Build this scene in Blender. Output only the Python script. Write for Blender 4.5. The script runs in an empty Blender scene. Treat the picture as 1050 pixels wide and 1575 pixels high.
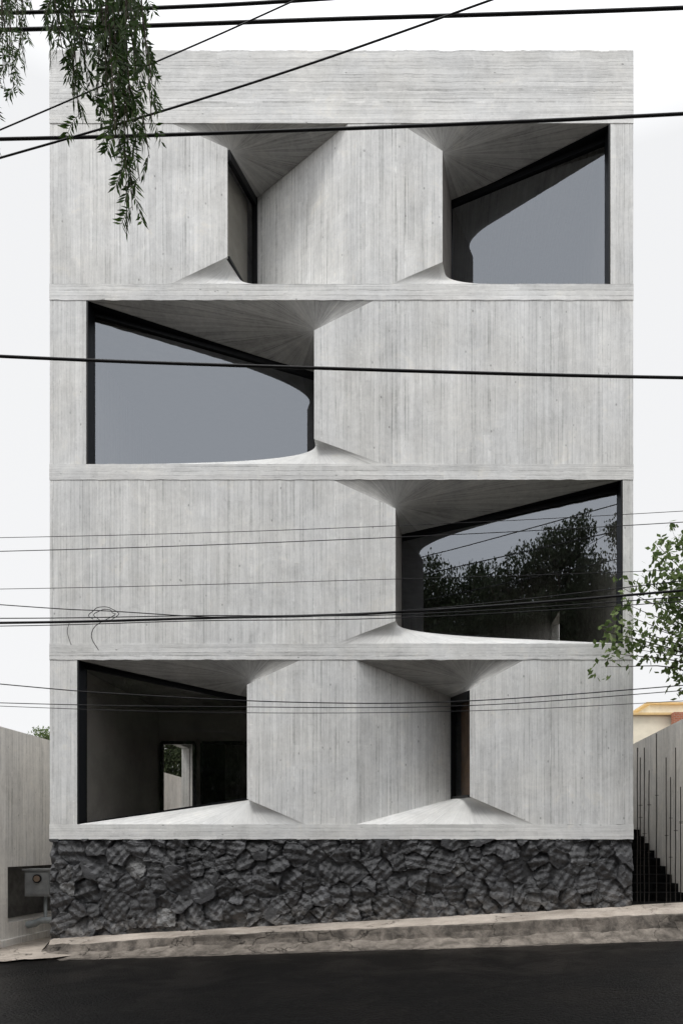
import bpy, math, random
from mathutils import Vector, noise
R = random.Random(7)
C = bpy.context.scene.collection
F = 1050.0; D = 11.667; H0 = 1.75
VX, VY = 650.0, 1300.0                      # where the street-to-building direction vanishes in the photo
CX = (VX - 525) / 90.0; ZC = H0 + (1290 - VY) / 90.0
def W(px, py, y=0.0):
    L = (D + y) / F
    return Vector((CX + (px - VX) * L, y, ZC + (VY - py) * L))
def X_(px): return (px - 525) / 90.0
def Z_(py): return H0 + (1290 - py) / 90.0

# ------------------------------------------------------------ mesh helper
class MB:
    def __init__(s): s.v = []; s.f = []; s.uv = []; s.mi = []; s.sm = []
    def auto(s, pts, swap=False):
        a, b, c = pts[0], pts[1], pts[2]
        n = (b - a).cross(c - b)
        ax = max(range(3), key=lambda i: abs(n[i]))
        if ax == 1: r = [(p.x, p.z) for p in pts]
        elif ax == 0: r = [(p.y, p.z) for p in pts]
        else: r = [(p.x, p.y) for p in pts]
        return [(q[1], q[0]) for q in r] if swap else r
    def face(s, pts, uvs=None, m=0, swap=False, smooth=False):
        pts = [Vector(p) for p in pts]
        i = len(s.v); s.v += pts; s.f.append(list(range(i, i + len(pts))))
        s.uv += (uvs or s.auto(pts, swap)); s.mi.append(m); s.sm.append(smooth)
    def box(s, x0, x1, y0, y1, z0, z1, m=0, swap=False):
        p = [Vector((x, y, z)) for z in (z0, z1) for y in (y0, y1) for x in (x0, x1)]
        for q in ((0,1,5,4), (2,6,7,3), (0,4,6,2), (1,3,7,5), (4,5,7,6), (0,2,3,1)):
            s.face([p[k] for k in q], m=m, swap=swap)
    def bar(s, a, b, w, dep, side=None, m=0):
        a = Vector(a); b = Vector(b); t = (b - a).normalized()
        sd = Vector(side) if side else (Vector((0,1,0)) if abs(t.y) < .9 else Vector((1,0,0)))
        sd = (sd - t * sd.dot(t)).normalized(); u = t.cross(sd).normalized()
        p = []
        for e in (a, b):
            for i, j in ((-1,-1), (1,-1), (1,1), (-1,1)): p.append(e + u * (w/2*i) + sd * (dep/2*j))
        for q in ((0,1,2,3), (7,6,5,4), (0,4,5,1), (1,5,6,2), (2,6,7,3), (3,7,4,0)):
            s.face([p[k] for k in q], m=m)
    def grid(s, fn, ns, nt, uvfn=None, m=0, smooth=True, swap=False):
        base = len(s.v); P = {}; 
        for i in range(ns + 1):
            for j in range(nt + 1):
                P[i, j] = Vector(fn(i/ns, j/nt)); s.v.append(P[i, j])
        for i in range(ns):
            for j in range(nt):
                ids = [(i, j), (i+1, j), (i+1, j+1), (i, j+1)]
                s.f.append([base + a*(nt+1) + b for a, b in ids])
                if uvfn: s.uv += [uvfn(a/ns, b/nt) for a, b in ids]
                else: s.uv += s.auto([P[k] for k in ids], swap)
                s.mi.append(m); s.sm.append(smooth)
    def tube(s, pts, rad, n=6, m=0):
        pts = [Vector(p) for p in pts]; base = len(s.v); k = len(pts); L = 0
        rad = rad if isinstance(rad, (list, tuple)) else [rad]*k
        for i, p in enumerate(pts):
            t = (pts[min(i+1, k-1)] - pts[max(i-1, 0)]).normalized()
            ref = Vector((0,1,0)) if abs(t.y) < .85 else Vector((1,0,0))
            a = t.cross(ref).normalized(); b = t.cross(a)
            for q in range(n):
                an = 2*math.pi*q/n; s.v.append(p + (a*math.cos(an) + b*math.sin(an))*rad[i])
        for i in range(k-1):
            for q in range(n):
                s.f.append([base+i*n+q, base+i*n+(q+1) % n, base+(i+1)*n+(q+1) % n, base+(i+1)*n+q])
                s.uv += [(q/n, i*.2), ((q+1)/n, i*.2), ((q+1)/n, i*.2+.2), (q/n, i*.2+.2)]
                s.mi.append(m); s.sm.append(True)
        for e in (0, k-1):
            s.f.append([base+e*n+q for q in range(n)]); s.uv += [(0,0)]*n; s.mi.append(m); s.sm.append(False)
    def build(s, name, mats, parent=None, loc=None):
        me = bpy.data.meshes.new(name)
        o = bpy.data.objects.new(name, me)
        lo = Vector(loc) if loc else Vector((0,0,0))
        me.from_pydata([tuple(p - lo) for p in s.v], [], s.f)
        mats = mats if isinstance(mats, (list, tuple)) else [mats]
        for mt in mats: me.materials.append(mt)
        uvl = me.uv_layers.new(name='UVMap')
        flat = [c for uv in s.uv for c in uv]
        uvl.data.foreach_set('uv', flat)
        me.polygons.foreach_set('material_index', s.mi)
        me.polygons.foreach_set('use_smooth', s.sm)
        me.update()
        C.objects.link(o)
        if parent:
            o.parent = parent
            o.location = lo - (Vector(parent.location) if parent.parent is None else Vector((0,0,0)))
        else: o.location = lo
        return o
def tag(o, label=None, cat=None, group=None, kind=None):
    if label: o['label'] = label
    if cat: o['category'] = cat
    if group: o['group'] = group
    if kind: o['kind'] = kind
    return o
def empty(name, label, cat, loc=(0,0,0), group=None):
    o = bpy.data.objects.new(name, None); C.objects.link(o); o.location = loc
    o.empty_display_size = .2
    return tag(o, label, cat, group)

# ------------------------------------------------------------ materials
class N:
    def __init__(s, name):
        s.m = bpy.data.materials.new(name); s.m.use_nodes = True
        s.t = s.m.node_tree; s.t.nodes.clear()
        s.out = s.t.nodes.new('ShaderNodeOutputMaterial')
    def n(s, t, **k):
        x = s.t.nodes.new(t)
        for a, b in k.items(): setattr(x, a, b)
        return x
    def l(s, a, b): s.t.links.new(a, b)
    def set(s, inp, v):
        if isinstance(v, bpy.types.NodeSocket): s.l(v, inp)
        else: inp.default_value = v
    def math(s, op, a, b=0.0, c=0.0, clamp=False):
        x = s.n('ShaderNodeMath', operation=op); x.use_clamp = clamp
        s.set(x.inputs[0], a); s.set(x.inputs[1], b)
        if op in ('MULTIPLY_ADD',): s.set(x.inputs[2], c)
        return x.outputs[0]
    def mr(s, v, a, b, c=0.0, d=1.0, smooth=True):
        x = s.n('ShaderNodeMapRange'); x.interpolation_type = 'SMOOTHSTEP' if smooth else 'LINEAR'
        s.set(x.inputs['Value'], v)
        for k, q in zip(('From Min','From Max','To Min','To Max'), (a, b, c, d)): s.set(x.inputs[k], q)
        return x.outputs['Result']
    def vec(s, x, y, z=0.0):
        c = s.n('ShaderNodeCombineXYZ'); s.set(c.inputs[0], x); s.set(c.inputs[1], y); s.set(c.inputs[2], z); return c.outputs[0]
    def noise(s, v, sc, det=4, rough=.55, dist=0):
        x = s.n('ShaderNodeTexNoise'); x.inputs['Scale'].default_value = sc; x.inputs['Detail'].default_value = det
        x.inputs['Roughness'].default_value = rough; x.inputs['Distortion'].default_value = dist
        if v is not None: s.l(v, x.inputs['Vector'])
        return x.outputs['Fac']
    def mix(s, f, a, b, typ='MIX'):
        x = s.n('ShaderNodeMix', data_type='RGBA', blend_type=typ)
        s.set(x.inputs[0], f)
        for i, v in ((6, a), (7, b)):
            if isinstance(v, bpy.types.NodeSocket): s.l(v, x.inputs[i])
            else: x.inputs[i].default_value = (*v, 1) if len(v) == 3 else v
        return x.outputs[2]
    def pos(s): return s.n('ShaderNodeNewGeometry').outputs['Position']
    def scale(s, col, f):
        x = s.n('ShaderNodeVectorMath', operation='SCALE')
        s.set(x.inputs[0], col); s.set(x.inputs['Scale'], f); return x.outputs[0]
    def bsdf(s, col, rough=.8, bump=None, bs=.3, bd=.01, spec=.4, metal=0):
        b = s.n('ShaderNodeBsdfPrincipled')
        if isinstance(col, bpy.types.NodeSocket): s.l(col, b.inputs['Base Color'])
        else: b.inputs['Base Color'].default_value = (*col, 1)
        s.set(b.inputs['Roughness'], rough); b.inputs['Specular IOR Level'].default_value = spec
        b.inputs['Metallic'].default_value = metal
        if bump is not None:
            bp = s.n('ShaderNodeBump'); bp.inputs['Strength'].default_value = bs; bp.inputs['Distance'].default_value = bd
            s.l(bump, bp.inputs['Height']); s.l(bp.outputs[0], b.inputs['Normal'])
        s.l(b.outputs[0], s.out.inputs['Surface']); return s.m

def concrete(name, base=(.6,.61,.595), bw=.075, contrast=1.0, seed=0.0, pit=1.0, seglen=3.1, bamp=.13, jamp=.5, bump=.5, wobble=.02):
    n = N(name)
    uvn = n.n('ShaderNodeUVMap'); uvn.uv_map = 'UVMap'
    sp = n.n('ShaderNodeSeparateXYZ'); n.l(uvn.outputs[0], sp.inputs[0])
    wob = n.noise(n.vec(sp.outputs[0], n.math('MULTIPLY', sp.outputs[1], .5), seed), 1.3, 2)
    U = n.math('ADD', n.math('ADD', sp.outputs[0], 50.0 + seed), n.math('MULTIPLY', wob, wobble)); V = sp.outputs[1]
    # boards of uneven widths
    q = n.math('DIVIDE', U, bw)
    jit = n.n('ShaderNodeTexNoise', noise_dimensions='1D'); jit.inputs['Scale'].default_value = .8; jit.inputs['Detail'].default_value = 1; n.l(q, jit.inputs['W'])
    q = n.math('ADD', q, n.math('MULTIPLY', jit.outputs[0], 1.6))
    bi = n.math('FLOOR', q); fr = n.math('FRACT', q)
    wn = n.n('ShaderNodeTexWhiteNoise', noise_dimensions='1D'); n.l(bi, wn.inputs['W']); rb = wn.outputs['Value']
    sv = n.math('DIVIDE', n.math('MULTIPLY_ADD', rb, 17.7, V), seglen)
    seg = n.math('FLOOR', sv); segf = n.math('FRACT', sv)
    wn2 = n.n('ShaderNodeTexWhiteNoise', noise_dimensions='2D'); n.l(n.vec(bi, seg), wn2.inputs['Vector']); r2 = wn2.outputs['Value']
    e = n.math('MINIMUM', fr, n.math('SUBTRACT', 1.0, fr))
    jm = n.noise(n.vec(n.math('MULTIPLY', bi, 3.3), n.math('MULTIPLY', V, 1.0), seed), 1.0, 8, .74)
    jn = n.mr(jm, .40, .68)
    joint = n.math('MULTIPLY', n.mr(e, .05, .14, 1.0, 0.0), jn)
    jl = n.math('MULTIPLY', n.mr(e, .05, .17, 1.0, 0.0), n.mr(jm, .47, .38))
    endl = n.math('MULTIPLY', n.mr(segf, .0, .006, 1.0, 0.0), n.mr(r2, .4, .7))
    grain = n.noise(n.vec(n.math('MULTIPLY', U, 34), n.math('MULTIPLY', V, .7), seed), 1.0, 6, .68)
    fine = n.noise(n.vec(n.math('MULTIPLY', U, 18), n.math('MULTIPLY', V, 11), seed+3), 1.0, 7, .8)
    pos = n.pos()
    stain = n.noise(pos, .5, 7, .7, 1.0)
    blot = n.noise(pos, 2.2, 9, .78, .7)
    bayn = n.n('ShaderNodeTexWhiteNoise', noise_dimensions='1D'); bq = n.math('DIVIDE', U, .83); n.l(n.math('FLOOR', n.math('ADD', bq, n.math('MULTIPLY', wob, .15))), bayn.inputs['W'])
    bfr = n.math('FRACT', n.math('ADD', bq, n.math('MULTIPLY', wob, .15)))
    seam = n.math('MULTIPLY', n.mr(bfr, .0, .016, 1.0, 0.0), n.mr(blot, .44, .58))
    stain2 = n.noise(n.vec(n.math('MULTIPLY', U, 3.2), n.math('MULTIPLY', V, .45), seed+9), 1.0, 6, .65)
    tick = n.noise(n.vec(n.math('MULTIPLY', U, 22), n.math('MULTIPLY', V, 6), seed+19), 1.0, 3, .6)
    vo = n.n('ShaderNodeTexVoronoi'); vo.inputs['Scale'].default_value = 7.0; n.l(n.vec(U, n.math('MULTIPLY', V, .6), seed), vo.inputs['Vector'])
    sc = n.n('ShaderNodeSeparateColor'); n.l(vo.outputs['Color'], sc.inputs[0])
    pits = n.math('MULTIPLY', n.mr(vo.outputs['Distance'], .05, .12, 1.0, 0.0), n.mr(sc.outputs[0], .5, .8))
    tk = n.mr(tick, .63, .73); tl = n.mr(tick, .36, .28)
    c = contrast; v = 1.0
    def add(x, k): 
        nonlocal v
        v = n.math('ADD', v, n.math('MULTIPLY', n.math('SUBTRACT', x, .5), k*c))
    add(r2, bamp); add(grain, .62); add(fine, .42); add(stain, .52); add(stain2, .30); add(blot, .58); add(bayn.outputs['Value'], .06)
    v = n.math('SUBTRACT', v, n.math('MULTIPLY', joint, jamp*c*.70))
    v = n.math('SUBTRACT', v, n.math('MULTIPLY', seam, .22*pit))
    v = n.math('ADD', v, n.math('MULTIPLY', jl, .15*c))
    v = n.math('SUBTRACT', v, n.math('MULTIPLY', endl, .12*c))
    v = n.math('SUBTRACT', v, n.math('MULTIPLY', tk, .16*c)); v = n.math('ADD', v, n.math('MULTIPLY', tl, .12*c))
    v = n.math('SUBTRACT', v, n.math('MULTIPLY', pits, .40*pit))
    v = n.math('MAXIMUM', v, .12)
    warm = n.mix(n.mr(n.noise(pos, .8, 3), .35, .65), base, (base[0]*.99, base[1]*1.0, base[2]*1.02))
    warm = n.mix(n.mr(blot, .54, .70, 0, .55), warm, (base[0]*.99, base[1]*.96, base[2]*.90))
    col = n.scale(warm, v)
    h = n.math('ADD', n.math('MULTIPLY', grain, .4), n.math('MULTIPLY', r2, .35)); h = n.math('ADD', h, n.math('MULTIPLY', fine, .25))
    h = n.math('SUBTRACT', h, n.math('MULTIPLY', joint, .5)); h = n.math('SUBTRACT', h, n.math('MULTIPLY', pits, .5))
    return n.bsdf(col, .95, h if bump else None, bump, .012, .12)

M = {}
M['conc'] = concrete('board_marked_concrete', (.735,.732,.715))
M['conc_band'] = concrete('board_marked_concrete_band', (.73,.727,.71), .07, 1.1, 11.0)
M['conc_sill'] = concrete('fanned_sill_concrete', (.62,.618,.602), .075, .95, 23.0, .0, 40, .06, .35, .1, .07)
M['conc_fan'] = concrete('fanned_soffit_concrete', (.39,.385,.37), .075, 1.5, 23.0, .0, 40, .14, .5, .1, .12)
M['conc_wall'] = concrete('garden_wall_concrete', (.70,.67,.625), .11, 1.0, 31.0)

def simple(name, col, rough=.5, spec=.5, metal=0, ns=0, amt=.2, bs=.2, bd=.01):
    n = N(name)
    if ns:
        f = n.noise(n.pos(), ns, 6, .6)
        c = n.mix(n.mr(f, .3, .7), tuple(x*(1-amt) for x in col), tuple(x*(1+amt) for x in col))
        return n.bsdf(c, rough, f, bs, bd, spec, metal)
    return n.bsdf(col, rough, spec=spec, metal=metal)
M['black'] = simple('black_window_metal', (.005,.0055,.007), .42, .25, ns=20, amt=.2, bs=.03)
M['cable'] = simple('black_cable_rubber', (.008,.008,.01), .6, .3, ns=30, amt=.3, bs=.05)
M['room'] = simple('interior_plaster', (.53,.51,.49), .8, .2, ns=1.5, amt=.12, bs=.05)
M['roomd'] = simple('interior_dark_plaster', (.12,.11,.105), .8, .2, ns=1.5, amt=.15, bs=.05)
M['roomfloor'] = simple('interior_floor', (.30,.29,.275), .5, .3, ns=3, amt=.2, bs=.05)
M['greylin'] = simple('grey_plaster_lining', (.42,.42,.40), .8, .2, ns=3, amt=.12, bs=.05)
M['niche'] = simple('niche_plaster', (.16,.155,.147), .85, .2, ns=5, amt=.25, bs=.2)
M['wood'] = simple('brown_timber_lining', (.17,.11,.07), .6, .3, ns=6, amt=.3, bs=.1)
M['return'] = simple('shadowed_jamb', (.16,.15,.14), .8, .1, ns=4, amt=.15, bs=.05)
M['mortar'] = simple('dark_mortar', (.035,.035,.037), .9, .2, ns=14, amt=.4, bs=.5)
M['bark'] = simple('bark', (.07,.055,.042), .9, .2, ns=9, amt=.5, bs=.9, bd=.04)
M['meter'] = simple('grey_enamel', (.27,.28,.285), .45, .4, ns=8, amt=.15)
M['rust'] = simple('rusty_steel', (.025,.021,.018), .8, .3, ns=40, amt=.5)
M['orange'] = simple('brown_disc', (.26,.19,.14), .5, .4, ns=30, amt=.1)
M['cream'] = simple('cream_render', (.82,.76,.62), .85, .2, ns=1.2, amt=.08)
M['creamtrim'] = simple('orange_tile_edge', (.72,.52,.26), .8, .2, ns=2, amt=.1)
M['brown'] = simple('weathered_brown_render', (.22,.21,.20), .85, .2, ns=.8, amt=.3)
M['browntrim'] = simple('grey_brown_trim', (.20,.18,.16), .85, .2, ns=2, amt=.2)
M['gap_shadow'] = simple('painted_gap_shadow', (.007,.007,.007), .95, .05, ns=7, amt=.6, bs=.5, bd=.03)  # near-black colour carries the deep shadow of the gap
M['pipe'] = simple('pale_grey_pipe', (.34,.37,.38), .5, .4, ns=10, amt=.15)

def brick():
    n = N('red_brick'); b = n.n('ShaderNodeTexBrick')
    b.inputs['Color1'].default_value = (.32,.10,.05,1); b.inputs['Color2'].default_value = (.42,.15,.08,1); b.inputs['Mortar'].default_value = (.35,.3,.26,1)
    b.inputs['Scale'].default_value = 2.2
    uvn = n.n('ShaderNodeUVMap'); n.l(uvn.outputs[0], b.inputs['Vector'])
    return n.bsdf(b.outputs[0], .9)
M['brick'] = brick()

def rock():   # UV.x = random tone of the stone, UV.y = closeness to its edge
    n = N('volcanic_stone'); p = n.pos()
    uvn = n.n('ShaderNodeUVMap'); uvn.uv_map = 'UVMap'
    su = n.n('ShaderNodeSeparateXYZ'); n.l(uvn.outputs[0], su.inputs[0])
    a = n.noise(p, 5, 8, .72, .6); b = n.noise(p, 30, 6, .75); c = n.noise(p, 1.2, 3)
    col = n.mix(n.mr(su.outputs[0], 0, 1, smooth=False), (.020,.0205,.023), (.068,.069,.074))
    col = n.mix(n.mr(su.outputs[0], .92, .99), col, (.14,.14,.14))
    v = n.math('ADD', n.mr(a, .3, .72, .4, 1.6), n.math('MULTIPLY', n.math('SUBTRACT', b, .5), 2.4))
    v = n.math('MULTIPLY', v, n.mr(c, .3, .7, .8, 1.2)); v = n.math('MAXIMUM', v, .1)
    col = n.scale(col, v)
    sp = n.n('ShaderNodeSeparateXYZ'); n.l(p, sp.inputs[0])
    hh = n.math('SUBTRACT', sp.outputs[2], n.math('MULTIPLY', sp.outputs[0], .0555))
    dust = n.math('MULTIPLY', n.mr(hh, .85, .2), n.mr(a, .42, .62, 0, .75))
    col = n.mix(dust, col, (.19,.178,.165))
    col = n.mix(n.math('MULTIPLY', su.outputs[1], .5), col, (.008,.008,.008))
    h = n.math('ADD', n.math('MULTIPLY', a, 1.0), n.math('MULTIPLY', b, .4))
    return n.bsdf(col, .50, h, 1.0, .026, .65)
M['rock'] = rock()

def asphalt():
    n = N('dark_asphalt'); p = n.pos()
    a = n.noise(p, 45, 4, .8); b = n.noise(p, .8, 5, .65, .5); c = n.noise(p, 9, 5, .6)
    sp = n.n('ShaderNodeSeparateXYZ'); n.l(p, sp.inputs[0])
    col = n.mix(n.mr(a, .52, .70), (.0010,.0010,.0012), (.036,.036,.041))
    col = n.scale(col, n.mr(b, .36, .70, .35, 1.15))
    vo = n.n('ShaderNodeTexVoronoi'); vo.inputs['Scale'].default_value = 30; n.l(p, vo.inputs['Vector'])
    dustm = n.math('MULTIPLY', n.mr(sp.outputs[1], -1.9, -1.0), n.mr(c, .35, .7, .1, .8))
    col = n.mix(n.math('MULTIPLY', dustm, .35), col, (.10,.088,.075))
    h = n.math('ADD', n.math('MULTIPLY', a, 2.0), n.math('MULTIPLY', n.math('SUBTRACT', 1.0, vo.outputs['Distance']), 1.4))
    return n.bsdf(col, n.mr(b, .36, .66, .46, .28), h, 1.0, .06, .13)
M['asphalt'] = asphalt()

def paving(name, base, dirt, sc=1.0, cr=.5):
    n = N(name); p = n.pos()
    a = n.noise(p, 2.2*sc, 7, .65, .4); b = n.noise(p, 45, 4, .7); c = n.noise(p, .7, 4, .6)
    col = n.mix(n.mr(a, .30, .72), base, dirt)
    vo = n.n('ShaderNodeTexVoronoi', feature='DISTANCE_TO_EDGE'); vo.inputs['Scale'].default_value = .55
    wv = n.n('ShaderNodeVectorMath', operation='ADD'); n.l(p, wv.inputs[0])
    nn = n.n('ShaderNodeTexNoise'); nn.inputs['Scale'].default_value = 2.5; nn.inputs['Detail'].default_value = 5; n.l(p, nn.inputs['Vector'])
    n.l(nn.outputs['Color'], wv.inputs[1]); n.l(wv.outputs[0], vo.inputs['Vector'])
    crack = n.mr(vo.outputs['Distance'], .0, .006, 1, 0)
    v = n.math('ADD', n.mr(c, .3, .7, .68, 1.25), n.math('MULTIPLY', n.math('SUBTRACT', b, .5), 1.1))
    v = n.math('SUBTRACT', v, n.math('MULTIPLY', crack, cr)); v = n.math('MAXIMUM', v, .1)
    h = n.math('SUBTRACT', n.math('ADD', a, n.math('MULTIPLY', b, .4)), crack)
    return n.bsdf(n.scale(col, v), .9, h, 1.0, .03, .15)
M['walk'] = paving('worn_pavement_concrete', (.45,.40,.35), (.30,.26,.222))
M['kerb'] = paving('worn_kerb_concrete', (.185,.162,.14), (.055,.049,.043), 2.2)
M['gutter'] = paving('dusty_gutter', (.25,.22,.19), (.08,.07,.06), 2.0)
M['apron'] = paving('dusty_apron', (.42,.37,.32), (.32,.28,.24))
M['ground'] = paving('bare_ground', (.14,.12,.10), (.10,.085,.07), .3)

def leaf(name, a, b, c):
    n = N(name); g = n.n('ShaderNodeNewGeometry'); ri = g.outputs['Random Per Island']
    col = n.mix(n.mr(ri, 0, .7, smooth=False), a, b); col = n.mix(n.mr(ri, .8, 1, smooth=False), col, c)
    bs = n.n('ShaderNodeBsdfPrincipled'); n.l(col, bs.inputs['Base Color']); bs.inputs['Roughness'].default_value = .6
    bs.inputs['Specular IOR Level'].default_value = .1
    tr = n.n('ShaderNodeBsdfTranslucent'); n.l(col, tr.inputs[0])
    mx = n.n('ShaderNodeMixShader'); mx.inputs[0].default_value = .35
    n.l(bs.outputs[0], mx.inputs[1]); n.l(tr.outputs[0], mx.inputs[2]); n.l(mx.outputs[0], n.out.inputs[0]); return n.m
M['leafd'] = leaf('pepper_leaf', (.014,.03,.006), (.04,.08,.016), (.10,.155,.045))
M['leafr'] = leaf('broad_leaf', (.07,.11,.035), (.16,.22,.08), (.30,.36,.18))
M['leafb'] = leaf('dense_leaf', (.02,.03,.014), (.06,.08,.04), (.14,.16,.10))

def glass(name, f, tint):
    n = N(name)
    g = n.n('ShaderNodeBsdfGlossy'); g.inputs['Roughness'].default_value = .0; g.inputs['Color'].default_value = (.85,.91,1.0,1)
    t = n.n('ShaderNodeBsdfTransparent'); t.inputs[0].default_value = (*tint,1)
    m = n.n('ShaderNodeMixShader'); m.inputs[0].default_value = f
    n.l(t.outputs[0], m.inputs[1]); n.l(g.outputs[0], m.inputs[2]); n.l(m.outputs[0], n.out.inputs[0]); return n.m
M['glass'] = glass('tinted_window_glass', .25, (.50,.49,.47))
M['glass_low'] = glass('ground_floor_glass', .15, (.84,.83,.81))
M['clear'] = glass('clear_window_glass', .06, (.75,.73,.7))

# ------------------------------------------------------------ the concrete building
BX = X_(973)
bld = empty('apartment_building', 'four storey board marked concrete building with twisted window recesses on a dark stone base', 'building', (0, 0, 0))
def band(y0, y1, name='slab_band', proud=.007):
    m = MB(); x0, x1 = -BX-.004, BX+.004
    z1, z0 = Z_(y0), Z_(y1)
    n = 200
    def fz(s): return .025*noise.noise(Vector((s*30, y0, 0))) + .014*noise.noise(Vector((s*140, y0, 0))) if name == 'parapet' else .010*noise.noise(Vector((s*60, y0, 0)))
    def fb(s): return .012*noise.noise(Vector((s*50, y0, 7)))
    m.grid(lambda s, t: (x0+(x1-x0)*s, -proud - .003*noise.noise(Vector((s*25, y0, t))), z0+(z1-z0)*t + (fz(s)*t + fb(s)*(1-t) if y0 > 80 or t else 0)), n, 2, lambda s, t: (z0+(z1-z0)*t, x0+(x1-x0)*s))
    m.grid(lambda s, t: (x0+(x1-x0)*s, -proud*(1-t), z0+fb(s)), n, 1)
    m.grid(lambda s, t: (x0+(x1-x0)*s, -proud + t*(proud if name != 'parapet' else .25), z1+fz(s)), n, 1)
    for x in (x0, x1): m.face([(x,-proud,z0),(x,-proud,z1),(x,0,z1),(x,0,z0)])
    return m.build(name, M['conc_band'], bld)
band(78, 190, 'parapet')
for a, b in ((437, 462), (714, 738), (990, 1015), (1268, 1291)): band(a, b)
def panel(pts, name='wall_panel', m='conc'):
    b = MB(); b.face([W(x, y) for x, y in pts]); return b.build(name, M[m], bld)
panel([(77,190),(77,437),(262,437),(350,395),(350,228),(265,190)])
panel([(535,190),(535,437),(600,437),(680,403),(680,232),(615,190)])
panel([(938,190),(938,437),(973,437),(973,190)], 'wall_strip')
panel([(77,462),(77,714),(133,714),(133,462)], 'wall_strip')
panel([(575,462),(483,508),(483,675),(590,714),(973,714),(973,462)])
panel([(77,738),(77,990),(515,990),(608,955),(608,782),(512,738)])
panel([(957,738),(957,990),(973,990),(973,738)], 'wall_strip')
panel([(77,1015),(77,1268),(119,1268),(119,1015)], 'wall_strip')
panel([(462,1015),(380,1053),(380,1229),(472,1268),(548,1268),(548,1015)])
panel([(805,1015),(722,1061),(722,1225),(822,1268),(973,1268),(973,1015)])

def lerp(a, b, t): return a + (b - a) * t
def hypar(name, H, Cc, A, G, mat='conc_fan'):
    m = MB(); sg = 1 if Cc.x > H.x else -1; k = .75 if name == 'soffit' else .12; zs = 1 if name == 'soffit' else -1
    fn = lambda s, t: lerp(lerp(H, Cc, s), lerp(G, A, s), t)
    def uv(s, t):      # boards fan out from the apex A
        s = min(s, .9995) if t > .9995 else s
        p = fn(s, t) - A
        dx = p.x*sg; dz = (p.z - k*p.y)*zs
        an = (math.atan2(dz, dx) + 1.0) % (2*math.pi)
        return (an*1.7, math.hypot(p.x, dz))
    ns, nt = 96, 64
    m.grid(fn, ns, nt, uv)
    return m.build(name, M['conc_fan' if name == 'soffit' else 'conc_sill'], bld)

def bay(ytop, ybot, xh, xe, ya, yal, xc, xcl, G, rise, hy=.25, gm='glass'):
    """xh hinge, xe panel edge, apexes ya/yal, chamfer ends xc/xcl, G=(px,py,d) deep top corner"""
    zt, zb = Z_(ytop), Z_(ybot)
    Gt = W(*G); Gl = Vector((Gt.x, Gt.y, zb + rise))
    H = Vector((X_(xh), 0, zt)); Hl = Vector((X_(xh), 0, zb))
    A = W(xe, ya); Al = W(xe, yal)
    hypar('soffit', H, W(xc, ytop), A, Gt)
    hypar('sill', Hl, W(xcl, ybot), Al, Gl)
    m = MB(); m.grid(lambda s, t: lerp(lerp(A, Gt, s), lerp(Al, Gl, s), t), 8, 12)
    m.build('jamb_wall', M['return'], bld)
    sg = 1 if Gt.x > H.x else -1
    a = Vector((H.x + sg*.02, hy, 0)); b = Vector((Gt.x, Gt.y - .02, 0)); dr = (b - a).normalized()
    nr = Vector((dr.y, -dr.x, 0)); nr = nr if nr.y < 0 else -nr
    f = MB()
    def P(p, z): return Vector((p.x, p.y, z))
    tz_a, tz_b = zt - .04, Gt.z - .05
    bz_a, bz_b = zb + .02, Gl.z + .02
    f.box(min(H.x+sg*.002, H.x+sg*.032), max(H.x+sg*.002, H.x+sg*.032), -.004, hy+.03, zb+.004, zt-.004)
    f.face([(H.x, .004, zt-.006), (H.x+sg*.03, hy+.02, zt-.006), (Gt.x, Gt.y-.005, Gt.z-.008)])
    f.bar(P(b, Gl.z - .3), P(b, Gt.z), .03, .03, nr)
    f.bar(P(a, tz_a), P(b, tz_b), .10, .08, nr)
    f.bar(P(a, bz_a), P(b, bz_b), .05, .05, nr)
    w = f.build('window', M['black'], bld)
    g = MB(); q = [P(a, bz_a), P(b, bz_b), P(b, tz_b), P(a, tz_a)]
    g.face(q); g.build('glass_pane', M[gm], w)
bay(190, 437, 938, 680, 232, 403, 615, 600, (694, 312, 1.12), .55)
bay(462, 714, 133, 483, 508, 675, 575, 590, (491, 578, 1.12), .62)
bay(738, 990, 957, 608, 782, 955, 512, 515, (618, 824, 1.12), .52)
bay(1015, 1268, 119, 380, 1053, 1229, 462, 472, (392, 1076, 1.0), .50, gm='glass_low')

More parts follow.
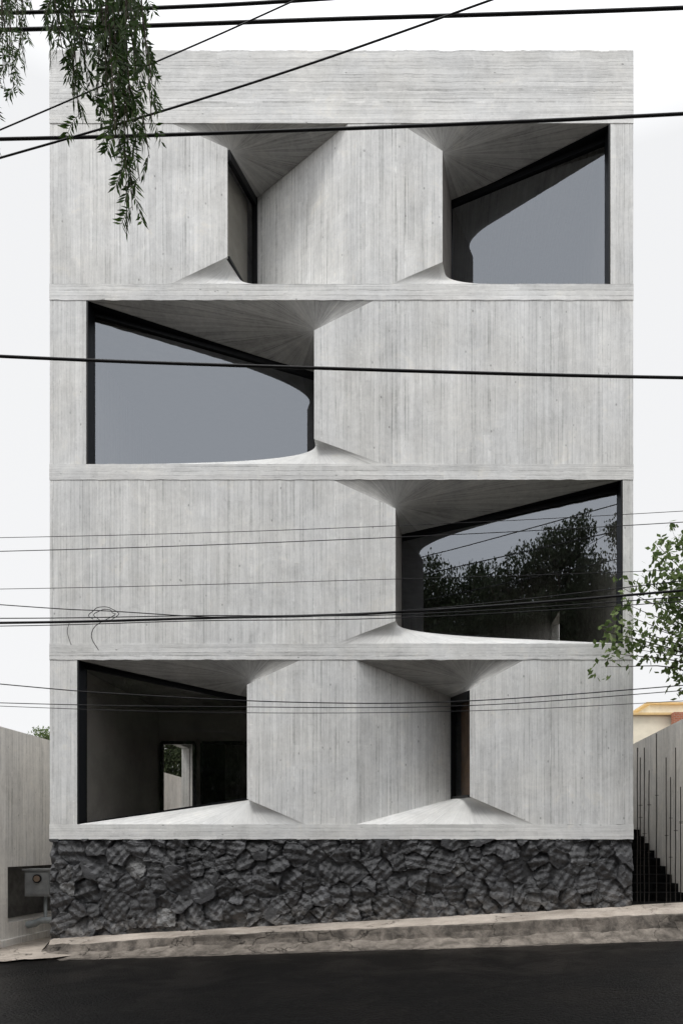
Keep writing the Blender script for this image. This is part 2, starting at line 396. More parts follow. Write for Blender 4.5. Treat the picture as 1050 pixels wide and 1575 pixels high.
def fold(ytop, ybot, xf, xe, ya, yal, xc, xcl, G, rise, lining):
    zt, zb = Z_(ytop), Z_(ybot); Gt = W(*G); Gl = Vector((Gt.x, Gt.y, zb + rise))
    Ft, Fl = W(xf, ytop), W(xf, ybot)
    m = MB(); L = (Vector((Gt.x, Gt.y, 0)) - Vector((Ft.x, 0, 0))).length
    sx = 1 if Gt.x > Ft.x else -1
    m.grid(lambda s, t: lerp(lerp(Fl, Ft, t), lerp(Gl, Gt, t), s), 16, 16,
           lambda s, t: (Ft.x + sx*L*s, lerp(lerp(Fl, Ft, t), lerp(Gl, Gt, t), s).z))
    m.build('slanted_wall_panel', M['conc'], bld)
    A = W(xe, ya); Al = W(xe, yal)
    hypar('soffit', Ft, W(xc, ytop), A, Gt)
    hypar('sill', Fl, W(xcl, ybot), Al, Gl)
    a = Vector((Gt.x, Gt.y, 0)); b = Vector((A.x, .03, 0)); dr = (b - a).normalized()
    side = Vector((dr.y, -dr.x, 0))
    P = lambda p, z: Vector((p.x, p.y, z))
    f = MB()
    f.bar(P(a, Gl.z - .02), P(a, Gt.z), .10, .10, side)
    f.bar(P(a, Gt.z - .07), P(b, A.z - .09), .15, .08, side)
    f.bar(P(a, Gl.z + .01), P(b, Al.z + .01), .05, .06, side)
    w = f.build('window', M['black'], bld)
    g = MB(); g.face([P(a, Gl.z), P(b, Al.z), P(b, A.z - .05), P(a, Gt.z - .05)]); g.build('glass_pane', M['clear'], w)
    o = Vector((side.x, side.y, 0)); o = o if o.x*sx > 0 else -o
    m = MB(); k = o*.16; m.face([P(a+k, Gl.z+.01), P(b+k+Vector((0,.05,0)), Al.z+.01), P(b+k+Vector((0,.05,0)), A.z-.02), P(a+k, Gt.z)]); m.build('inner_lining', M[lining], bld)
fold(190, 437, 535, 350, 228, 395, 265, 262, (393, 307, 1.15), .5, 'greylin')
fold(1015, 1268, 548, 722, 1061, 1225, 805, 822, (696, 1074, 1.15), .52, 'wood')

def holed(m, axis, c0, c1, u0, u1, z0, z1, holes, mi=0):
    us = sorted({u0, u1, *[h[0] for h in holes], *[h[1] for h in holes]}); zs = sorted({z0, z1, *[h[2] for h in holes], *[h[3] for h in holes]})
    for i in range(len(us)-1):
        for j in range(len(zs)-1):
            a, b, c, d = us[i], us[i+1], zs[j], zs[j+1]
            if any(h[0]-1e-6 <= a and b <= h[1]+1e-6 and h[2]-1e-6 <= c and d <= h[3]+1e-6 for h in holes): continue
            if axis == 'x': m.box(c0, c1, a, b, c, d, mi)
            else: m.box(a, b, c0, c1, c, d, mi)
zbase, ztop = Z_(1290), Z_(80)
f1 = Z_(1268)
m = MB(); holed(m, 'x', -BX, -BX+.2, .004, 6.6, -.6, ztop, [(.004, .2, -.6, zbase), (4.45, 6.38, f1, H0+2.45)]); m.build('side_wall', M['conc'], bld)
m = MB(); holed(m, 'x', BX-.2, BX, .004, 6.6, -.6, ztop, [(5.3, 6.38, H0+4.9, H0+5.72), (.004, .2, -.6, zbase)]); m.build('side_wall', M['conc'], bld)
m = MB(); holed(m, 'y', 6.4, 6.6, -BX+.2, BX-.2, -.6, ztop, []); m.build('rear_wall', M['conc'], bld)
m = MB(); m.box(-BX+.2, BX-.2, .3, 6.4, ztop-.4, ztop-.15); m.build('roof', M['conc_band'], bld)
for a, b in ((437, 462), (714, 738), (990, 1015), (1268, 1290)):
    m = MB(); m.box(-BX+.2, BX-.2, .01, 6.4, Z_(b)+.012, Z_(a)-.012); m.build('floor_slab', M['roomfloor'], bld)
d0, d1 = W(250, 1143, 4.3), W(300, 1143, 4.3); e0, e1 = W(312, 1143, 4.3), W(384, 1143, 4.3); dl = max(d0.x, -BX+.22)
m = MB(); holed(m, 'y', 4.3, 4.4, -BX+.2, -.7, f1, Z_(1015), [(dl, d1.x, f1, d0.z), (e0.x, e1.x, f1, d0.z)]); m.build('partition_wall', M['room'], bld)
m = MB(); m.box(-BX+.2, -BX+.215, .2, 4.29, f1, Z_(1015)); m.build('partition_wall', M['room'], bld)
m = MB()
for x0, x1 in ((dl, d1.x), (e0.x, e1.x)):
    m.bar((x0, 4.26, f1), (x0, 4.26, d0.z), .07, .07); m.bar((x1, 4.26, f1), (x1, 4.26, d0.z), .07, .07); m.bar((x0, 4.26, d0.z), (x1, 4.26, d0.z), .07, .07)
m.build('door_frame', M['black'], bld)
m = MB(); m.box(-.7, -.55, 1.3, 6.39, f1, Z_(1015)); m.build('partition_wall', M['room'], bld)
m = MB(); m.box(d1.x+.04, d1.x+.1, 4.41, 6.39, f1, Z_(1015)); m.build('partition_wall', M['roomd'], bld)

# ------------------------------------------------------------ stone base: split volcanic rock as a fine relief
def zwalk(x): return H0 - 1.70 + (max(-6, min(x, 14)) + 4.98) * .0555
def zroad(x): return -.12 + .033 * (max(-30, min(30, x)) + 4)
x0, x1, z0, z1 = -BX+.004, BX-.004, -.2, zbase-.004
seeds = []
for rad, tries in ((.28, 60), (.20, 600), (.15, 2500), (.10, 5000)):
    for _ in range(tries):
        p = (R.uniform(x0-.1, x1+.1), R.uniform(z0-.1, z1+.1)); r = rad*R.uniform(.85, 1.1)
        if rad == .28 and len(seeds) > 14: break
        if all(math.hypot(p[0]-q[0], p[1]-q[1]) > (r+q[2])*.86 for q in seeds): seeds.append((*p, r))
cells = []
for s in seeds:
    an = R.uniform(0, math.pi); asp = R.uniform(1.0, 1.5); pl = []
    for k in range(R.choice((2,3,3,4))):
        d = R.uniform(0, 6.28); g = R.uniform(.10, .52); pl.append((math.cos(d)*g, math.sin(d)*g, R.uniform(-.006, .03)))
    cells.append((s[0], s[1], s[2], math.cos(an), math.sin(an), asp, pl, R.uniform(-.002, .010), R.random(), R.uniform(-.18,.18), R.uniform(-.24,.08)))
gx = .6; buck = {}
for i, c in enumerate(cells): buck.setdefault((int(c[0]//gx), int(c[1]//gx)), []).append(i)
def rockh(x, z):
    wx = x + .012*noise.noise(Vector((x*6, z*6, 1))) + .010*noise.noise(Vector((x*18, z*18, 2)))
    wz = z + .012*noise.noise(Vector((x*6, z*6, 8))) + .010*noise.noise(Vector((x*18, z*18, 9)))
    b1 = b2 = 9; ci = None; bx, bz = int(wx//gx), int(wz//gx)
    for i in range(bx-1, bx+2):
        for j in range(bz-1, bz+2):
            for k in buck.get((i, j), ()):
                c = cells[k]; dx, dz = wx-c[0], wz-c[1]
                u = dx*c[3]+dz*c[4]; v = (-dx*c[4]+dz*c[3])*c[5]
                d = (u*u + v*v) - c[2]*c[2]*.8
                if d < b1: b2 = b1; b1 = d; ci = c
                elif d < b2: b2 = d
    e = (b2-b1)/(2*ci[2]+.12); dx, dz = x-ci[0], z-ci[1]
    h = min(p[2]+p[0]*dx+p[1]*dz for p in ci[6]) + .03 + ci[7] + ci[9]*dx + ci[10]*dz
    q = ci[8]*40
    s1 = (x*math.cos(q)+z*math.sin(q))*6+q; s1f = abs((s1 % 1)-.5)*2
    s2_ = (x*math.cos(q+1.9)+z*math.sin(q+1.9))*9+q*2; s2f = abs((s2_ % 1)-.5)*2
    n1 = noise.noise(Vector((x*5+q, z*5, ci[8]*9))); n2 = noise.noise(Vector((x*12, z*12, ci[8]*9)))
    h += .028*(s1f-.5) + .019*(s2f-.5) + .012*(.5-abs(n1)*1.6) + .010*(1-2*abs(n2)) + .006*noise.noise(Vector((x*45, z*45, 3)))
    ck = max(0, 1-e/.010)
    h = h*(1-ck*.15) - .008*ck
    return max(-.04, min(.08, h)), ci[8], ck
m = MB(); nx, nz = 620, 118; G = {}
for i in range(nx+1):
    for j in range(nz+1):
        x = x0+(x1-x0)*i/nx; z = z0+(z1-z0)*j/nz
        if z < zwalk(x) - .12: continue
        h, r, ck = rockh(x, z); G[i, j] = (len(m.v), r, ck); m.v.append(Vector((x, .045-h, z)))
for i in range(nx):
    for j in range(nz):
        q = [G.get(k) for k in ((i,j),(i+1,j),(i+1,j+1),(i,j+1))]
        if None in q: continue
        tr_ = ((0,1,2),(0,2,3)) if (i*7+j*3) % 2 else ((0,1,3),(1,2,3))
        for t in tr_:
            m.f.append([q[k][0] for k in t]); rr = min(q[k][1] for k in t); m.uv += [(rr, q[k][2]) for k in t]; m.mi.append(0); m.sm.append(False)
sb = m.build('stone_base', M['rock'], bld)
m = MB(); m.box(-BX+.003, BX-.003, .13, .19, -.5, zbase-.006); m.build('mortar', M['mortar'], sb)

# ------------------------------------------------------------ ground, road, pavement
m = MB()
xs = [-400,-120,-60,-30]+[i*2 for i in range(-14,15)]+[30,60,120,400]; ys = [-400,-100,-40,-20,-13.2,-9,-5,-.5,3,8,20,60,150,400]
for i in range(len(xs)-1):
    for j in range(len(ys)-1):
        m.face([(xs[a], ys[b], zroad(xs[a])-.03) for a, b in ((i,j),(i+1,j),(i+1,j+1),(i,j+1))])
tag(m.build('ground', M['ground']), kind='structure')
m = MB()
m.grid(lambda s, t: (-60+120*s, -9.4+9.0*t, zroad(-60+120*s) + .02*math.sin(math.pi*t) - .015*(t > .9)), 120, 20)
tag(m.build('road', M['asphalt']), kind='structure')
def fy(x):
    if x < -3.2:
        u = (x+4.95)/1.75; return -.10 - .74*math.sqrt(max(0, 1-(1-u)**2))
    return -.84 - .05*math.sin(x*.5)
ks = [-4.95, -4.93, -4.88, -4.8, -4.7, -4.6, -4.45, -4.3, -4.1, -3.9] + [-3.9+.06*i for i in range(1, 266)]
m = MB(); rows = []
for x in ks:
    f = fy(x); zt = zwalk(x); zr = zroad(x)-.05
    nz_ = lambda k, a=.03: noise.noise(Vector((x*1.7, k*3.1, 0)))*a + noise.noise(Vector((x*7, k*3.1, 5)))*a*.7
    dz = .07*max(0, min(1, (-3.0-x)/1.9)) + .07*max(0, (x+3)/9)
    bite = max(0, noise.noise(Vector((x*2.3, 4, 4)))-.08)*.34 + max(0, noise.noise(Vector((x*9, 4, 9)))-.2)*.14
    zk = lerp(zt-dz-.05, zroad(x)+.03, .62)
    rows.append([(x, .14, zt), (x, lerp(.05, f, .5), zt-.004-dz*.4+nz_(1,.01)), (x, f+.09+bite, zt-.014-dz+nz_(2,.012)), (x, f+.045+nz_(3,.03)+bite, zt-.03-dz-bite*.15+nz_(3,.014)), (x, f+.01+nz_(4,.035)+bite*.6, lerp(zt-.05-dz, zk, .5)-bite*.3+nz_(4,.02)), (x, f-.03+nz_(5,.04), zk+nz_(5,.03)), (x, f-.32+nz_(6,.14), zroad(x)+.012), (x, f-.36+nz_(6,.14), zr)])
for a, b in zip(rows, rows[1:]):
    for k in range(7): m.face([a[k], b[k], b[k+1], a[k+1]], m=0 if k < 2 else (1 if k < 5 else 2), smooth=False)
m.face([rows[0][k] for k in range(8)])
tag(m.build('pavement', [M['walk'], M['kerb'], M['gutter']]), kind='structure')
m = MB()
def gy(x): return fy(x) - .42 - .22*abs(noise.noise(Vector((x*.9, 2, 0)))) - .14*abs(noise.noise(Vector((x*4, 7, 0)))) - .05*abs(noise.noise(Vector((x*17, 7, 0))))
xs_ = [-4.8+.06*i for i in range(0, 300)]
for a, b in zip(xs_, xs_[1:]):
    m.face([(a, fy(max(a,-4.9))-.2, zroad(a)+.010), (b, fy(max(b,-4.9))-.2, zroad(b)+.010), (b, gy(b), zroad(b)+.006), (a, gy(a), zroad(a)+.006)])
tag(m.build('gutter', M['kerb']), kind='structure')
m = MB()
def ay(x): return -1.35 - .35*noise.noise(Vector((x*.8, 9, 0))) - .1*noise.noise(Vector((x*5, 9, 0))) + max(0, (x+5.0))*.5
xs_ = [-14+.1*i for i in range(0, 100)]
for a, b in zip(xs_, xs_[1:]):
    for t0, t1 in ((0,.12),(.12,.5),(.5,1)):
        P = lambda x, t: (x, lerp(ay(x), 6.0 if x < -5 else -.1, t), zroad(x) + .038)
        m.face([P(a,t0), P(b,t0), P(b,t1), P(a,t1)])
tag(m.build('driveway_apron', M['apron']), kind='structure')
m = MB()
m.grid(lambda s, t: (-60+120*s, -9.3-4.5*t, zroad(-60+120*s)+.14), 60, 4); m.grid(lambda s, t: (-60+120*s, -9.3, zroad(-60+120*s)+.14-.2*t), 60, 1, m=1)
tag(m.build('far_pavement', [M['kerb'], M['kerb']]), kind='structure')

# ------------------------------------------------------------ left garden wall with meter niche
lw = empty('garden_wall', 'pale board marked concrete wall with a meter niche, left of the building', 'wall', (-6, .5, -.2))
m = MB(); holed(m, 'x', -6.5, -6.0, -.6, 12.5, -.4, H0+1.97, [(.50, 3.2, H0-1.5, H0-.50)])
m.build('wall', M['conc_wall'], lw)
m = MB(); m.box(-6.57, -6.502, .4, 3.3, H0-1.6, H0-.4); m.build('niche_back', M['niche'], lw)
m = MB(); m.box(-6.34, -5.2, 2.3, 2.5, H0-1.45, H0-.45, 1); m.box(-6.34, -5.2, 2.3, 2.5, -.4, H0-1.45); m.build('return_pier', [M['conc_wall'], M['niche']], lw)
m = MB(); m.box(-6.34, -5.93, .2, 2.28, H0-1.96, H0-1.78); m.build('footing', M['conc_wall'], lw)
mb = empty('meter_box', 'grey electric meter box with a small brown disc beside the wall niche', 'meter box', (-5.75, 1.1, H0-1.25))
m = MB(); m.box(-5.99, -5.50, 1.0, 1.28, H0-1.06, H0-.58)
m.box(-6.02, -5.47, .97, 1.31, H0-.58, H0-.55); m.box(-5.96, -5.53, .98, .998, H0-1.02, H0-.62); m.build('housing', M['meter'], mb)
m = MB(); m.tube([(-5.74, .978, H0-.73), (-5.74, .955, H0-.73)], .08, 18); m.build('dial_rim', M['black'], mb)
m = MB(); m.tube([(-5.74, .953, H0-.73), (-5.74, .945, H0-.73)], .058, 18); m.build('dial', M['orange'], mb)
m = MB(); m.tube([(-5.99, 1.1, H0-1.60), (-5.85, 1.1, H0-1.57), (-5.75, 1.1, H0-1.52), (-5.4, 1.1, H0-1.50)], [.07,.07,.06,.06], 10)
m.tube([(-5.68, 1.14, H0-1.49), (-5.68, 1.14, H0-1.065)], .03, 8)
tag(m.build('pipe', M['pipe'], loc=(-5.75, 1.1, H0-1.6)), 'pale grey pipe elbow below the meter box', 'pipe')

# right wall
rw = empty('boundary_wall', 'weathered concrete boundary wall right of the building behind steel rods', 'wall', (6.25, .5, 0))
m = MB(); p = [(6.25,.3,-.2),(6.25,9,-.2),(6.25,9,H0+2.2),(6.25,.3,H0+2.26)]; q = [(a+.25,b,c) for a,b,c in p]
m.face(p); m.face(q[::-1])
for k in range(4): m.face([p[k], q[k], q[(k+1)%4], p[(k+1)%4]])
m.build('wall', M['conc_wall'], rw)
# stepped near-black filler, painted as the deep shadow in the gap beside the building
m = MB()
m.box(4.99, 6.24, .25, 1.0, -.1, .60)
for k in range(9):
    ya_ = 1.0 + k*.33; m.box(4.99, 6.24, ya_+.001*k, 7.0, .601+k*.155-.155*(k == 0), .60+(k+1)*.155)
so_ = m.build('shadow_filler_steps', M['gap_shadow'], loc=(5.6, 1, .5))
tag(so_, 'near-black stepped filler standing in for deep shadow between the building and the right wall', 'steps')
ords = ['first','second','third','fourth','fifth','sixth','seventh','eighth','ninth']
for i, (px, top, bot, y) in enumerate([(979,1150,1392,.5),(984,1165,1385,.85),(990,1150,1390,.5),(997,1185,1388,.7),(1009,1128,1380,.9),(1024,1165,1385,.6),(1030,1195,1388,.7),(1038,1150,1392,.5),(1046,1210,1394,.45)]):
    m = MB(); a, b = W(px, bot+8, y), W(px+R.uniform(-.6,.6), top, y)
    n = 8; pts = [lerp(a, b, k/n) + Vector((R.uniform(-.003,.003), R.uniform(-.006,.006), 0)) for k in range(n+1)]
    m.tube(pts, .0095, 6)
    for k in range(R.choice((1,1,2))):
        zz = lerp(a, b, R.uniform(.3,.85)); m.tube([zz+Vector((-.03,0,0)), zz+Vector((.04,0,.0))], .005, 5)
    tag(m.build('steel_rod', M['rust'], loc=tuple(a)), f'{ords[i]} upright rusty steel rod counted rightward from the building', 'steel rod', 'steel rods standing beside the right wall')

# neighbouring house
hs = empty('neighbour_house', 'cream rendered house with thin orange roof edge and brick side, far right', 'house', (18, 32, 0))
L = 32
a = W(968, 1098, L); b = W(1180, 1098, L)
m = MB(); m.box(a.x, b.x, L, L+9, -1, a.z); m.build('wall', M['cream'], hs)
c = W(1005, 1080, L-.3); m = MB(); m.box(c.x, b.x, L+.5, L+8, a.z+.01, c.z); m.build('upper_storey', M['cream'], hs)
m = MB(); m.box(c.x-.3, b.x, L+.2, L+8.2, c.z, c.z+.12); m.box(a.x-.2, b.x, L-.25, L-.01, a.z-.1, a.z+.04); m.build('cornice', M['creamtrim'], hs)
d = W(1034, 1096, L-.6); m = MB(); m.box(d.x, b.x, L-.8, L-.3, -1, d.z); m.build('brick_wing', M['brick'], hs)

# unseen house added across the street so the ground floor glass mirrors something dark
oh = empty('added_opposite_house', 'unseen dark brown house added across the street to darken the ground floor window reflection', 'house', (8, -24, 0))
m = MB(); m.box(-14, 26, -30, -22, -.5, 11.4); m.build('wall', M['brown'], oh)
m = MB(); m.box(-14.2, 26.2, -30.2, -21.8, 11.4, 11.7); m.build('cornice', M['browntrim'], oh)
for fx in (-11, -6, 5, 9.5, 14, 18.5):
    for fz_ in (1.2, 4.6, 8):
        m = MB(); m.box(fx, fx+1.8, -21.99, -21.92, fz_, fz_+1.9); w_ = m.build('window', M['black'], oh)

# ------------------------------------------------------------ trees
def leafq(m, p, d, w, up):
    s = d.cross(up)
    if s.length < 1e-4: s = Vector((1,0,0))
    s = s.normalized()*w; i = len(m.v)
    m.v += [p, p+d*.45+s, p+d, p+d*.45-s]; m.f.append([i, i+1, i+2, i+3]); m.uv += [(0,0)]*4; m.mi.append(0); m.sm.append(False)
def rv(r=R): 
    while True:
        v = Vector((r.uniform(-1,1), r.uniform(-1,1), r.uniform(-1,1)))
        if .05 < v.length < 1: return v
def cmr(pts, n=8):
    pts = [Vector(p) for p in pts]; P = [pts[0]*2-pts[1]] + pts + [pts[-1]*2-pts[-2]]; out = []
    for i in range(1, len(P)-2):
        for k in range(n):
            t = k/n; a, b, c, d = P[i-1:i+3]
            out.append(.5*((2*b)+(-a+c)*t+(2*a-5*b+4*c-d)*t*t+(-a+3*b-3*c+d)*t**3))
    out.append(pts[-1]); return out
def tree(name, label, base, trunk_top, clumps, ntuft, lsize, mat, r0=.2, hang=.5, cat='tree', group=None, perm=9, lw=(.16,.28), twig=.5):
    t = empty(name, label, cat, base, group); base = Vector(base); tt = Vector(trunk_top)
    m = MB(); pts = cmr([base-Vector((0,0,.2)), lerp(base, tt, .4)+Vector((.15,.1,0)), tt], 6)
    m.tube(pts, [lerp(r0, r0*.55, k/(len(pts)-1)) for k in range(len(pts))], 10)
    f = MB()
    for (cx, cy, cz, r) in clumps:
        c = Vector((cx, cy, cz)); mid = lerp(tt, c, .5)+Vector((R.uniform(-.2,.2)*r,0,.5*r))
        lp = cmr([lerp(base, tt, R.uniform(.75,1)), mid, c], 5); m.tube(lp, [lerp(r0*.4, r0*.08, k/(len(lp)-1)) for k in range(len(lp))], 6)
        for k in range(max(4, int(ntuft*r*r))):
            v = rv(); p = c + Vector((v.x*r, v.y*r, v.z*r*.85))
            if R.random() < twig: m.tube([lerp(c, p, .35), lerp(c, p, .7)+Vector((0,0,.04*r)), p], [r0*.05, r0*.04, r0*.02], 3)
            tr = lsize*R.uniform(1.2, 2.8)
            for q in range(perm):
                o = rv()*tr; o.z = o.z*1.0 - abs(o.z)*hang*1.2
                d = (rv()+Vector((0,0,-hang))).normalized()*lsize*R.uniform(.7,1.3)
                leafq(f, p+o, d, lsize*R.uniform(*lw), rv())
    m.build('trunk', M['bark'], t); f.build('crown', M[mat], t)
    return t
def bigtree(label, x, y, h, rad, n, low=.14, mat='leafb'):
    rr = R; cl = []
    for k in range(n):
        v = rv(rr); mid = (1+low)/2; z = h*mid + v.z*h*(1-low)/2 - .5; cl.append((x+v.x*rad*(1.15-abs(v.z)*.3), y+v.y*rad*.8, z, rr.uniform(.45,1.1)))
    tree('street_tree', label, (x, y, 0), (x+.3, y, h*.5), cl, 74, .17, mat, .28, 1.5, group='trees across the street', perm=11, twig=.15, lw=(.18,.30))
bigtree('lowest tree reflected at the left end of the second storey window', -6.6, -16.4, 15.6, 2.3, 76)
bigtree('drooping tree reflected left of the middle in the second storey window', -4.2, -17.2, 15.6, 2.2, 76)
bigtree('leaning tree reflected at the middle of the second storey window', -2.2, -16.4, 16.0, 1.9, 66)
bigtree('tall dark tree reflected right of the middle in the second storey window', -.2, -17, 17.2, 2.2, 78)
bigtree('tree reflected at the right edge of the second storey window', 2.3, -18.0, 17.0, 2.3, 82)
tree('garden_tree', 'dark green tree seen through the open doorway inside the ground floor room', (-7.5, 13.3, 0), (-7.5, 13.3, 3), [(-7.5+R.uniform(-1.0,1.0), 13.3+R.uniform(-.8,.8), 4.8+R.uniform(-1.2,1.6), .8) for _ in range(24)], 110, .14, 'leafb', .12, .4)
pl = W(66, 1112, 12)
tree('garden_tree', 'distant small tree peeping over the left garden wall', (pl.x+.35, 12, 0), (pl.x+.3, 12, 2.5), [(pl.x+.15+R.uniform(-.12,.25), 12+R.uniform(-.3,.3), pl.z-.3+R.uniform(-.4,.02), .26) for _ in range(8)], 260, .09, 'leafr', .06, .3)

rc = []
for px, py, r in [(1040,835,.28),(1020,862,.22),(1045,880,.30),(1008,905,.22),(1030,930,.26),(1048,960,.26),(1000,965,.20),(972,950,.16),(945,960,.15),(925,970,.12),(958,985,.16),(985,1000,.18),(940,1005,.15),(930,1025,.1),(1020,1000,.22),(1045,1020,.2),(1060,900,.4),(1080,960,.4),(1100,860,.45),(1090,1010,.4),(1130,930,.6),(1160,830,.6),(1170,1000,.5),(1200,900,.6),(1035,985,.2),(1060,1045,.2),(958,905,.10),(965,930,.12),(1012,840,.14),(990,890,.12),(980,975,.12)]:
    q = W(px, py, -.9+R.uniform(-.3,.3)); rc.append((q.x, q.y, q.z, r))
tree('street_tree', 'slender leafy tree reaching in from the right in front of the building corner', (7.1, -.5, .6), (7.0, -.7, 4.2), rc, 330, .115, 'leafr', .05, .35, perm=4, lw=(.22,.34), twig=.35)

# pepper tree, top left
pt = empty('pepper_tree', 'drooping pepper tree branches with narrow leaves hanging over the top left', 'tree', (-5.2, -7.4, -.1))
LY = -7.1
tr = MB(); fo = MB()
tk = cmr([(-5.2,-7.4,-.3), (-5.0,-7.3,3), (-4.6,-7.1,6.2), (-4.1,-6.9,7.8)], 6); tr.tube(tk, [lerp(.26,.1,k/(len(tk)-1)) for k in range(len(tk))], 10)
def strand(x0_, y0_, x1_, y1_, y, dens=1.0, lf=1.0):
    a = W(x0_, y0_, y+R.uniform(-.25,.25)); b = W(x1_, y1_-12, a.y)
    md = lerp(a, b, .45) + Vector((R.uniform(-.08,.08), R.uniform(-.08,.08), 0)); md.x = lerp(a.x, b.x, .25)
    pts = cmr([a, md, b], 8); tr.tube(pts, [lerp(.006,.0025,k/(len(pts)-1)) for k in range(len(pts))], 4)
    ln = (b-a).length; n = max(4, int(ln/.10*dens))
    for k in range(n):
        t = (k+.8)/n*(len(pts)-1); i = min(int(t), len(pts)-2); p = lerp(pts[i], pts[i+1], t-i)
        h = R.uniform(0, 6.28); d = Vector((math.cos(h), math.sin(h)*.7, -R.uniform(.7,1.7))).normalized()
        ll = R.uniform(.11,.20)*lf; nl = 7; prev = p; rp = [p]
        for q in range(nl):
            d = (d + Vector((0,0,-.13))).normalized(); prev = prev + d*ll/nl; rp.append(prev)
            sd = d.cross(Vector((math.sin(h), -math.cos(h), .2))).normalized()
            for sgn in (-1, 1):
                if R.random() < .12: continue
                dd = (d*R.uniform(.8,1.2) + sd*sgn*R.uniform(.5,1.0) + rv()*.3).normalized()
                leafq(fo, prev, dd*R.uniform(.05,.09)*lf, .0082*lf, sd.cross(dd)+rv()*.5)
        tr.tube(rp, .0018, 3)
for a in [(75,-60,78,60),(85,-60,98,100),(105,-60,112,140),(115,-70,122,195),(125,-60,135,150),(142,-60,150,180),(150,-60,165,150),(160,-60,178,225),(178,-60,195,325),(188,-60,204,335),(192,-60,215,290),(205,-60,230,255),(212,-60,234,200),(215,-60,234,140),(130,-60,130,110),(150,-60,160,90),(170,-60,180,110),(200,-60,210,120),(95,-60,95,70),(195,-60,200,180),(165,-60,188,260),(108,-60,118,120),(185,-60,212,220),(70,-60,66,40),(175,-60,188,200),(120,-60,140,60),(100,-60,125,80),(215,-60,222,100)]:
    strand(*a, LY)
for a in [(18,-80,20,105),(5,-80,6,140),(35,-80,38,60),(12,-80,14,130),(28,-80,40,110),(2,-80,8,60),(22,-80,26,50),(-20,-80,-12,270),(-40,-80,-45,200),(-15,-80,-8,150),(8,-80,22,150),(30,-80,30,90)]:
    strand(*a, -5.2, .9, .9)
for k in range(36):
    xx = R.uniform(-420, -50); strand(xx, -90+R.uniform(-60,40), xx+R.uniform(-30,20), R.uniform(0,260), R.uniform(-7.6,-5.4), .6)
for (x, y, z) in [W(230,-62,LY), W(150,-66,LY), W(75,-62,LY), W(20,-84,-5.2), W(-40,-84,-5.2), W(-200,-100,-6.5), W(-400,-110,-6.4)]:
    b = Vector((x, y, z)); lp = cmr([tk[-4], lerp(tk[-4], b, .5)+Vector((0,0,.5)), b], 6); tr.tube(lp, [lerp(.05,.008,k/(len(lp)-1)) for k in range(len(lp))], 6)
lp = cmr([W(-60,-90,LY), W(60,-68,LY), W(150,-62,LY), W(240,-58,LY)], 6); tr.tube(lp, .012, 6)
tr.build('trunk', M['bark'], pt); fo.build('crown', M['leafd'], pt)

# ------------------------------------------------------------ overhead cables
def cable(pts, width, y, label, name='overhead_cable'):
    a, b = pts[0], pts[1]; c, d = pts[-2], pts[-1]
    e0 = (a[0]-700, a[1]-(b[1]-a[1])/(b[0]-a[0])*700 - 12); e1 = (d[0]+700, d[1]+(d[1]-c[1])/(d[0]-c[0])*700 - 12)
    P = cmr([W(*p, y) for p in [e0]+pts+[e1]], 10)
    m = MB(); m.tube(P, width*(D+y)/F/2, 6)
    tag(m.build(name, M['cable'], loc=tuple(P[len(P)//2])), label, 'cable', 'overhead cables crossing the street')
cable([(0,20),(240,12),(500,-2)], 4.5, -5.0, 'thick black cable at the very top edge of the view')
cable([(0,46),(525,29),(1050,12)], 5, -5.2, 'thick black cable crossing the sky above the parapet')
cable([(0,200),(220,104),(450,2)], 2, -6.0, 'thin steep cable rising through the hanging leaves')
cable([(0,243),(380,130),(760,-2)], 2.8, -5.6, 'diagonal cable rising rightward across the parapet')
cable([(0,214),(525,198),(1050,175)], 4.6, -5.0, 'thick black cable crossing just below the parapet')
cable([(0,548),(483,566),(1050,581)], 5, -5.2, 'thick black cable crossing the third storey window')
cable([(0,827),(525,812),(1050,786)], 1.0, -3.0, 'upper thin cable across the top of the second storey')
cable([(0,848),(525,830),(1050,803)], 1.3, -3.0, 'lower thin cable across the top of the second storey')
cable([(0,906),(525,893),(1050,876)], 1.0, -3.2, 'thin cable alone across the middle of the second storey')
cable([(0,958),(300,951),(620,941),(1050,908)], 4.0, -3.4, 'thickest twisted cable of the second storey bundle')
cable([(0,951),(300,947),(620,945),(1050,918)], 1.6, -3.5, 'thin cable running along the top of the twisted bundle')
cable([(0,930),(170,940),(380,950),(640,938),(1050,893)], 1.5, -3.45, 'slack cable dipping into the twisted bundle from the left')
cable([(0,963),(300,955),(620,950),(1050,925)], 1.4, -3.3, 'thin cable running along the underside of the twisted bundle')
cable([(0,1052),(200,1068),(450,1080),(700,1079),(1050,1054)], 1.6, -3.2, 'sagging cable highest of those over the ground floor')
cable([(0,1081),(350,1087),(700,1086),(1050,1062)], 1.3, -3.0, 'middle sagging cable over the ground floor windows')
cable([(0,1086),(350,1096),(700,1094),(1050,1078)], 1.0, -2.9, 'lowest thin cable over the ground floor windows')
pts = []
for k in range(30):
    t = k/29; an = t*2*math.pi*1.6+2.4; rx = 22-9*t + 3*math.sin(k*1.3); pts.append(W(160+rx*math.cos(an)+4*t, 944+(12-3*t)*math.sin(an)+t*3, -3.4+.1*t))
pts += [W(148, 962, -3.3), W(141, 980, -3.3), W(152, 1000, -3.3)]
m = MB(); m.tube(cmr(pts, 3), .0045, 5)
tag(m.build('wire_loop', M['cable'], loc=tuple(pts[0])), 'loose loop of wire hanging from the bundle at left', 'wire')
m = MB(); m.tube(cmr([W(108,955,-3.4), W(104,972,-3.4), W(110,992,-3.4)], 5), .0035, 5)
tag(m.build('wire_end', M['cable'], loc=tuple(W(108,955,-3.4))), 'short dangling wire end left of the wire loop', 'wire')

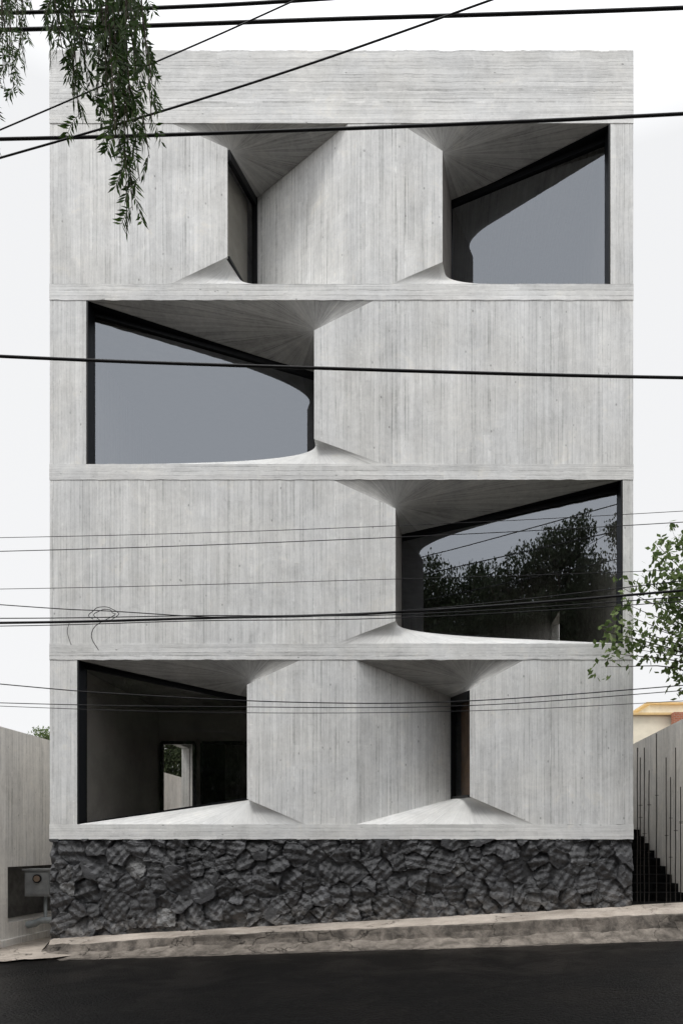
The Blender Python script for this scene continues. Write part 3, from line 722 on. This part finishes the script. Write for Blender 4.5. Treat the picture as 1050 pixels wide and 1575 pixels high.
# ------------------------------------------------------------ light
w = bpy.data.worlds.new('World'); bpy.context.scene.world = w; w.use_nodes = True
t = w.node_tree; bg = t.nodes['Background']
sky = t.nodes.new('ShaderNodeTexSky'); sky.sky_type = 'NISHITA'; sky.sun_disc = False
dirv = Vector((-.46, -.58, 1.45)).normalized()   # towards the sun
sky.sun_elevation = math.asin(dirv.z); sky.sun_rotation = math.atan2(dirv.x, dirv.y)
sk = t.nodes.new('ShaderNodeVectorMath'); sk.operation = 'SCALE'; sk.inputs['Scale'].default_value = .08; t.links.new(sky.outputs[0], sk.inputs[0])
tc = t.nodes.new('ShaderNodeTexCoord'); sp = t.nodes.new('ShaderNodeSeparateXYZ'); t.links.new(tc.outputs['Generated'], sp.inputs[0])
rp = t.nodes.new('ShaderNodeValToRGB'); t.links.new(sp.outputs[2], rp.inputs[0])
cr = rp.color_ramp; cr.elements[0].position = 0; cr.elements[0].color = (.975,.975,.98,1); cr.elements[1].position = 1; cr.elements[1].color = (2.9,2.93,3.0,1)
e = cr.elements.new(.70); e.color = (.925,.93,.94,1); e = cr.elements.new(.82); e.color = (1.9,1.92,1.95,1)
by = t.nodes.new('ShaderNodeMapRange'); t.links.new(sp.outputs[1], by.inputs[0]); by.inputs[1].default_value = 0; by.inputs[2].default_value = -1; by.inputs[3].default_value = 1; by.inputs[4].default_value = 1.35
s2 = t.nodes.new('ShaderNodeVectorMath'); s2.operation = 'SCALE'; t.links.new(rp.outputs[0], s2.inputs[0]); t.links.new(by.outputs[0], s2.inputs['Scale'])
mx = t.nodes.new('ShaderNodeMix'); mx.data_type = 'RGBA'; mx.inputs[0].default_value = .95
t.links.new(sk.outputs[0], mx.inputs[6]); t.links.new(s2.outputs[0], mx.inputs[7]); t.links.new(mx.outputs[2], bg.inputs[0]); bg.inputs[1].default_value = 1.0
sd = bpy.data.lights.new('sun', 'SUN'); sd.energy = 1.5; sd.angle = math.radians(14); sd.color = (1, .98, .945)
so = bpy.data.objects.new('sun', sd); C.objects.link(so)
so.rotation_euler = dirv.to_track_quat('Z', 'Y').to_euler(); so.location = dirv*30

# ------------------------------------------------------------ camera
cd = bpy.data.cameras.new('camera'); co = bpy.data.objects.new('camera', cd); C.objects.link(co)
cd.sensor_fit = 'VERTICAL'; cd.sensor_height = 36; cd.sensor_width = 24; cd.lens = 24.0
cd.shift_y = (VY - 787.5)/1575; cd.shift_x = (525 - VX)/1575; cd.clip_end = 1500; cd.clip_start = .1
co.location = (CX, -D, ZC); co.rotation_euler = (math.radians(90), 0, 0)
bpy.context.scene.camera = co
sc = bpy.context.scene; sc.view_settings.view_transform = 'Standard'; sc.view_settings.look = 'None'; sc.view_settings.exposure = 0
